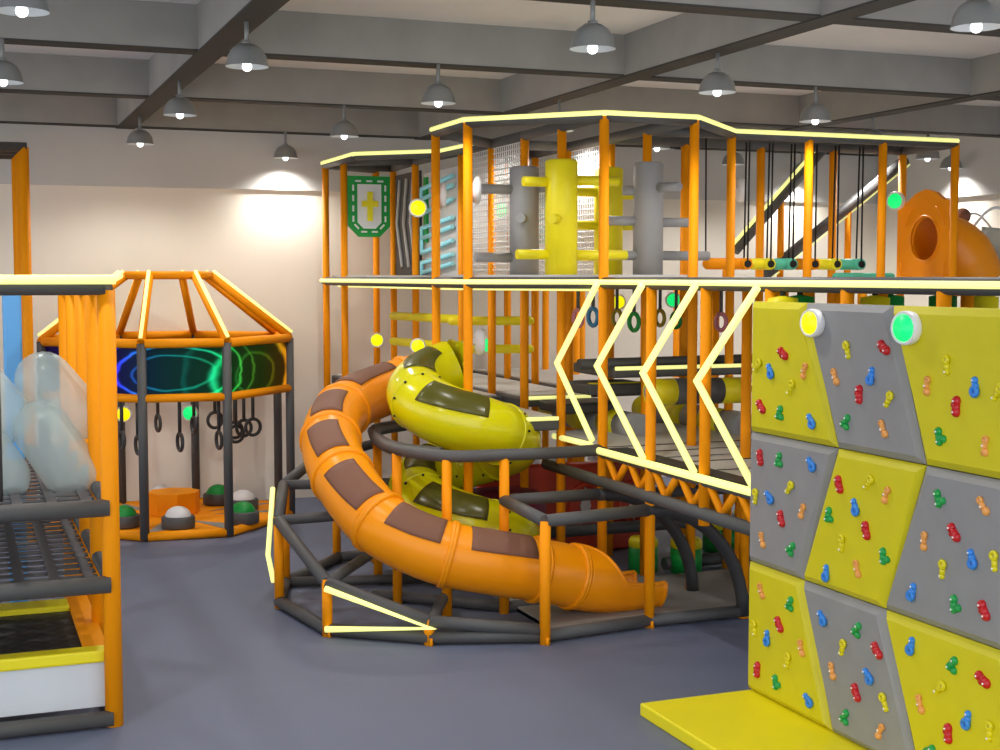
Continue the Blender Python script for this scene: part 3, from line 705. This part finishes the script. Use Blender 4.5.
HOLD = [
 [[('r',784,354),('b',771,371),('y',758,366),('o',805,371),('y',791,388),('r',762,407),('g',781,413),('b',812,421)],
  [('y',848,351),('r',885,348),('o',836,377),('b',872,376),('r',860,395),('y',889,400),('g',847,422),('o',884,429)],
  [('y',947,366),('o',928,386),('b',976,387),('r',957,407),('y',998,393),('g',941,436),('o',986,446)]],
 [[('r',761,458),('g',780,460),('b',812,464),('y',756,497),('b',770,497),('y',790,488),('o',803,511),('r',782,519),('o',763,540),('g',792,549)],
  [('r',840,485),('y',869,483),('o',887,495),('b',856,507),('g',830,515),('r',867,531),('y',842,544),('g',885,556),('o',858,569),('b',827,573)],
  [('g',940,498),('o',984,506),('o',925,541),('r',955,533),('b',973,559),('y',943,570),('y',995,562),('b',913,592),('g',956,604),('r',985,611)]],
 [[('o',762,591),('g',791,604),('y',755,629),('r',780,625),('b',768,638),('o',802,648),('y',788,661),('r',758,670),('g',777,682),('b',809,700)],
  [('b',823,618),('g',858,630),('y',843,648),('r',878,651),('o',833,671),('b',869,676),('r',857,693),('y',885,703),('g',846,717),('o',881,731)],
  [('b',912,646),('g',954,665),('y',940,688),('r',984,680),('o',921,704),('b',968,720),('r',949,734),('y',990,732),('g',931,752)]]]
full_n = dict(r='red', g='green', b='blue', y='yellow', o='orange')
shapes = {  # lobes (dy, dz, radius) in metres, wall plane
 'r': [(.012, .028, .026), (-.012, -.022, .026), (.018, .0, .018)],
 'b': [(.014, .028, .02), (-.008, -.02, .028), (.0, .005, .02)],
 'g': [(-.0, .025, .023), (.02, -.022, .022), (-.014, -.024, .02)],
 'y': [(-.008, .03, .024), (.004, -.03, .018), (0, 0, .015)],
 'o': [(.0, .032, .018), (.006, .0, .018), (-.004, -.03, .022)]}
def hold(kx, px, py, par):
    p = PX(px, py, WXF); mb = MB(); ro = random.uniform(-.7, .7); sc_ = 1.05
    for i, (dy, dz, r_) in enumerate(shapes[kx]):
        y = (dy*math.cos(ro)-dz*math.sin(ro))*sc_; z = (dy*math.sin(ro)+dz*math.cos(ro))*sc_; r_ *= sc_
        c = V((WXF, p.y+y, p.z+z)); mb.mi = 0
        ring_ = (kx in 'yo' and i == 0) or (kx == 'b' and i == 1)
        if ring_: mb.torus(c+V((-.012, 0, 0)), r_*.7, r_*.45, (1, 0, 0), 14, 6); mb.sphere(c, r_*.9, (.5, 1, 1), 10)
        else: mb.sphere(c+V((-.004, 0, 0)), r_, (1.0, 1, 1), 12)
        if i == 0: c_first = c; r_first = r_
        elif i == 1: mb.tube(c_first.lerp(c, .2)+V((-.004, 0, 0)), c+V((-.004, 0, 0)), min(r_, r_first)*.86, 10)
        if i < 2: mb.mi = 1; mb.sphere(c+V((-.008 if ring_ else -.002-r_, 0, 0)), .0065, seg=6)
    o = mb.build('climbing_hold', [hold_c[full_n[kx]], bolt_m], par); o['label'] = full_n[kx]+' climbing hold'
for r_ in range(3):
    for c_ in range(3):
        for h_ in HOLD[r_][c_]: hold(*h_, panels[r_][c_])
o = MB().bb(4.0, 4.87, 4.1, 7.8, 0, .085, .012).build('crash_mat', yellow)
tag(recentre(o), 'flat bright yellow mat on the floor along the foot of the climbing wall', 'mat')
# padded bags seen over the climbing wall
for i, (px, m_, nm) in enumerate(((783, yellow, 'yellow'), (800, green_v, 'green'), (875, yellow, 'yellow'), (890, green_v, 'green'), (943, green_v, 'green'), (984, yellow, 'yellow'))):
    p = PY(px, 296, 7.9 if m_ is yellow else 8.3)
    t = thing('hanging_bag', (p.x, p.y, 1.7), '%s padded bag hanging over the climbing wall top, %s' % (nm, ['at its left end', 'left of the yellow button', 'left of the green button', 'behind the green button', 'right of the green button', 'near the right photo edge'][i]), 'bag')
    MB().lathe([(0, 1.7), (.1, 1.7), (.1, 2.66), (0, 2.68)], (p.x, p.y, 0), 20).build('bag', m_, t)
    MB().tube((p.x, p.y, 2.66), (p.x, p.y, 2.72), .02).build('strap', black, t)

# ---------------------------------------------------------------- octagonal cage by the back wall
oc = [(1.79, 14.97), (2.67, 14.9), (3.56, 15.83), (3.56, 16.5), (2.67, 17.12), (1.79, 17.12), (.9, 16.5), (.84, 15.9)]
cgx, cgy = 2.22, 16.0
cage = thing('octagonal_cage', (cgx, cgy, 0), 'octagonal orange and charcoal play cage with a colourful swirl screen by the back wall', 'play structure')
cp = [V((x, y, 0)) for x, y in oc]; Z1, Z2, Z3 = 1.52, 2.1, 2.83
for p in cp: MB().tube(p+V((0, 0, .02)), p+V((0, 0, Z2)), .05).build('post', dark, cage)
tr = [V((cgx-.02+a, cgy+b, Z3-.01)) for a, b in ((-.24, -.45), (.24, -.45), (.46, -.22), (.46, .22), (.24, .45), (-.24, .45), (-.46, .22), (-.46, -.22))]
for i in range(8):
    a, b = cp[i], cp[(i+1) % 8]
    for z, rr_ in ((.05, .05), (Z1, .045), (Z2, .05)):
        d = (b-a).normalized()*.03
        MB().tube(a+d+V((0, 0, z)), b-d+V((0, 0, z)), rr_).build('ring_rail', orange, cage)
    MB().tube(tr[i], tr[(i+1) % 8], .045).build('ring_rail', orange, cage)
    MB().tube(cp[i]+V((0, 0, Z2+.02)), tr[i], .045).build('roof_spoke', orange, cage)
    o_ = (cp[i]-V((cgx, cgy, 0))).normalized()*.03+V((0, 0, .045))
    MB().tube(cp[i]+V((0, 0, Z2+.02))+o_, tr[i]+o_, .02, 8).build('light_strip', led, cage)
# screen: one panel per visible side, uv runs along the front
me = bpy.data.meshes.new('swirl_screen'); bm = bmesh.new(); uvl = bm.loops.layers.uv.new('UVMap')
order = [7, 0, 1, 2]; cum = [0]; 
for a, b in zip(order, order[1:]): cum.append(cum[-1]+(cp[a]-cp[b]).length)
for k, (a, b) in enumerate(zip(order, order[1:])):
    A = cp[a]+(V((cgx, cgy, 0))-cp[a]).normalized()*.02; B = cp[b]+(V((cgx, cgy, 0))-cp[b]).normalized()*.02
    vs = [bm.verts.new(A+V((0, 0, Z1+.03))), bm.verts.new(B+V((0, 0, Z1+.03))), bm.verts.new(B+V((0, 0, Z2-.03))), bm.verts.new(A+V((0, 0, Z2-.03)))]
    f = bm.faces.new(vs); u0, u1 = cum[k]/cum[-1], cum[k+1]/cum[-1]
    for l, uv in zip(f.loops, ((u0, 0), (u1, 0), (u1, 1), (u0, 1))): l[uvl].uv = uv
bm.to_mesh(me); bm.free(); me.materials.append(swirl); so = bpy.data.objects.new('swirl_screen', me); C.objects.link(so); so.parent = cage; so.matrix_parent_inverse = Matrix.Translation(-cage.location)
md = so.modifiers.new('th', 'SOLIDIFY'); md.thickness = .02
for i in (2, 3, 4, 5, 6): 
    a, b = cp[i], cp[(i+1) % 8]
    MB().prism([a+V((0, 0, Z1)), b+V((0, 0, Z1)), b+V((0, 0, Z2)), a+V((0, 0, Z2))], (V((cgx, cgy, 0))-(a+b)/2).normalized()*.02).build('back_panel', darker, cage)
MB().prism([p+V((0, 0, .03)) for p in cp], (0, 0, .05)).build('floor_pad', orange, cage)
m = MB()
for i in range(8):
    a = cp[i]; c = V((cgx, cgy, 0)); b = cp[(i+1) % 8]; q = (b-a)*.12
    m.prism([c.lerp(a, .35)+V((0, 0, .08)), c.lerp(a, .95)+V((0, 0, .08)), c.lerp(a, .85)+q*1.6+V((0, 0, .08))], (0, 0, .004))
m.build('grey_wedge', fgrey, cage)
# drum and domes
p = PZ(175, 514, .08)
o = MB().lathe([(0, .085), (.3, .085), (.3, .33), (0, .34)], (p.x, p.y+.1, 0), 8).build('foam_drum', orange)
for f in o.data.polygons: f.use_smooth = False
tag(recentre(o), 'orange eight-sided foam block in the middle of the cage floor', 'block')
for px, py, m_, w in ((180, 528, white, 'white dome button nearest the front of the cage'), (125, 527, green_v, 'green dome button at the left edge of the cage'),
                      (220, 504, green_v, 'green dome button at the back right of the cage'), (245, 510, white, 'white dome button behind the front right post'),
                      (245, 523, green_v, 'green dome button in front of the white one by the front right post'), (160, 499, white, 'white dome button behind the orange block')):
    p = PZ(px, py, .1); p.z = 0; p.y += .12; p.y = min(p.y, 16.9)
    t = thing('dome_button', p, w, 'dome', 'dome buttons in the cage')
    MB().lathe([(0, .085), (.17, .085), (.18, .1), (.18, .2), (.165, .215), (0, .215)], p, 28).build('base', dark, t)
    MB().lathe([(.14*math.cos(q*PI/16), .205+.115*math.sin(q*PI/16)) for q in range(9)], p, 24).build('dome', m_, t)
# straps with black rings
RL = [(122, 440, 1, 15.4), (138, 445, 1, 15.1), (158, 423, 1, 16.6), (180, 442, 1, 15.3), (194, 425, 1, 16.4), (215, 420, 0, 16.7), (219, 440, 1, 15.4), (235, 430, 0, 16.4), (236, 434, 0, 16.1), (244, 428, 0, 16.3), (253, 427, 0, 16.0)]
for i, (px, py, eo, y) in enumerate(RL):
    p = PY(px, py, y)
    w = ['first from the left', 'second, at the front left post', 'third, hanging short between the front posts', 'fourth, hanging low between the front posts', 'fifth, over the green light', 'sixth, left of the front right post', 'edge-on at the front right post', 'first of the cluster right of the post', 'lowest of the cluster right of the post', 'third of the right cluster', 'rightmost of the cluster'][i]
    t = thing('strap_ring', p, 'black ring on a strap inside the cage, '+w, 'ring', 'black rings hanging in the cage')
    nrm = (1, .15, 0) if eo else (.3, -1, 0)
    MB().torus(p, .095, .02, nrm, 20).build('ring', darker, t)
    MB().tube(p+V((0, 0, .1)), (p.x, p.y, Z1), .02, 8).build('strap', darker, t)
button(PY(190, 413, 17.0), n0, .1, green_e, 'round green light button on the rear post of the cage')
button(PY(124, 414, 17.0), n0, .1, yel_e, 'round yellow light button at the left rear post of the cage')

# ---------------------------------------------------------------- left structure
lf = thing('webbing_tower', (.3, 10.5, 0), 'orange post tower at the left edge with charcoal rails and two webbing levels', 'play structure')
PLp = [(.85, 8.83+.9*k) for k in range(5)]
for x, y in PLp: MB().tube((x, y, 0), (x, y, 2.72), .052 if y > 9 else .055).build('post', orange, lf)
for q, y in enumerate((15.3, 15.75, 16.3)):
    MB().tube((.68-.02*q, y, 0), (.68-.02*q, y, 4.14), .05).build('post', orange, lf)
    MB().tube((.71-.02*q, y, 4.14), (-1.5, y, 4.14), .05).build('padded_rail', dark, lf)
XL = -1.6
for z, r_ in ((.055, .05), (.9, .055), (1.38, .055), (2.735, .045)):
    MB().tube((.84, 8.8, z), (XL, 8.8, z), r_).build('padded_rail', dark, lf)
    MB().tube((.85, 8.85, z), (.85, 12.55, z), .045).build('padded_rail', dark, lf)
MB().tube((.9, 8.75, 2.785), (XL, 8.75, 2.785), .03, 10).build('light_strip', led, lf)
MB().tube((.88, 8.8, 2.785), (.98, 9.3, 2.81), .025, 10).build('light_strip', led, lf)
MB().tube((.2, 9.3, 1.38), (.2, 9.3, 2.7), .04).build('post', dark, lf)
for z in (1.36, .88):
    m = MB()
    for k in range(11):
        x = .74-k*.21; m.bb(x-.032, x+.032, 8.85, 12.5, z, z+.012)
    m2 = MB()
    for k in range(19):
        y = 9.0+k*.19; m2.bb(XL, .8, y-.05, y+.05, z-.01, z)
    m.build('webbing_straps', web, lf); m2.build('webbing_cords', web, lf)
tp = thing('trampoline', (0, 9.7, 0), 'trampoline with woven black bed, yellow and orange edge pads and white side board', 'trampoline')
MB().bb(XL, .84, 8.92, 8.96, .1, .39).build('side_board', white_board, tp)
MB().bb(XL, .84, 8.88, 9.02, .39, .47, .015).build('front_pad', yellow, tp)
MB().bb(.69, .84, 9.02, 10.9, .39, .455, .01).build('side_pad', orange, tp)
MB().bb(XL, .69, 10.2, 10.45, .39, .47, .015).build('rear_pad', yellow, tp)
MB().bb(XL, .69, 9.02, 10.2, .41, .43).build('jump_bed', tramp_bed, tp)
o = MB().bb(.33, .47, 11.6, 11.75, .0, 2.72, .02).build('padded_board', blue_v); tag(recentre(o), 'tall sky blue padded board standing behind the frosted rollers', 'board')
def cap2(a, b, r, label):
    t = recentre(MB().capsule(a, b, r, 28).build('inflated_roller', frost)); tag(t, label, 'roller', 'frosted inflated rollers')
for k, (dx, dy, w) in enumerate(((0, 9.9, 'right-hand pair'), (-.46, 9.9, 'left-hand pair cut by the photo edge'))):
    u0 = PY(44+0*k, 378, dy)+V((dx, 0, 0)); u1 = PY(74, 412, dy)+V((dx, 0, 0))
    cap2(u0+V((-.12, 0, .14)), u1+V((.12, .0, -.16)), .19, 'frosted pale inflated roller, upper of the '+w)
    u0 = PY(38, 425, dy-.1)+V((dx, 0, 0)); u1 = PY(76, 480, dy-.1)+V((dx, 0, 0))
    cap2(u0+V((-.08, 0, .14)), u1+V((.08, 0, -.12)), .19, 'frosted pale inflated roller, lower of the '+w)

# ---------------------------------------------------------------- light, camera
w = bpy.data.worlds.new('World'); bpy.context.scene.world = w; w.use_nodes = True
bg = w.node_tree.nodes['Background']; bg.inputs['Color'].default_value = (.95, .98, 1.04, 1); bg.inputs['Strength'].default_value = 2.05
cam = bpy.data.cameras.new('Camera'); co = bpy.data.objects.new('Camera', cam); C.objects.link(co)
cam.sensor_width = 36; cam.lens = 36*F/1000; cam.clip_start = .05
co.matrix_world = Matrix((( rt.x, up.x, -fw.x, 0), (rt.y, up.y, -fw.y, 0), (rt.z, up.z, -fw.z, H), (0, 0, 0, 1)))
sc = bpy.context.scene; sc.camera = co
sc.view_settings.view_transform = 'Standard'; sc.view_settings.look = 'None'; sc.view_settings.gamma = 1; sc.view_settings.exposure = 0
sc.view_settings.use_curve_mapping = False
sc.cycles.max_bounces = 6; sc.cycles.sample_clamp_indirect = 5
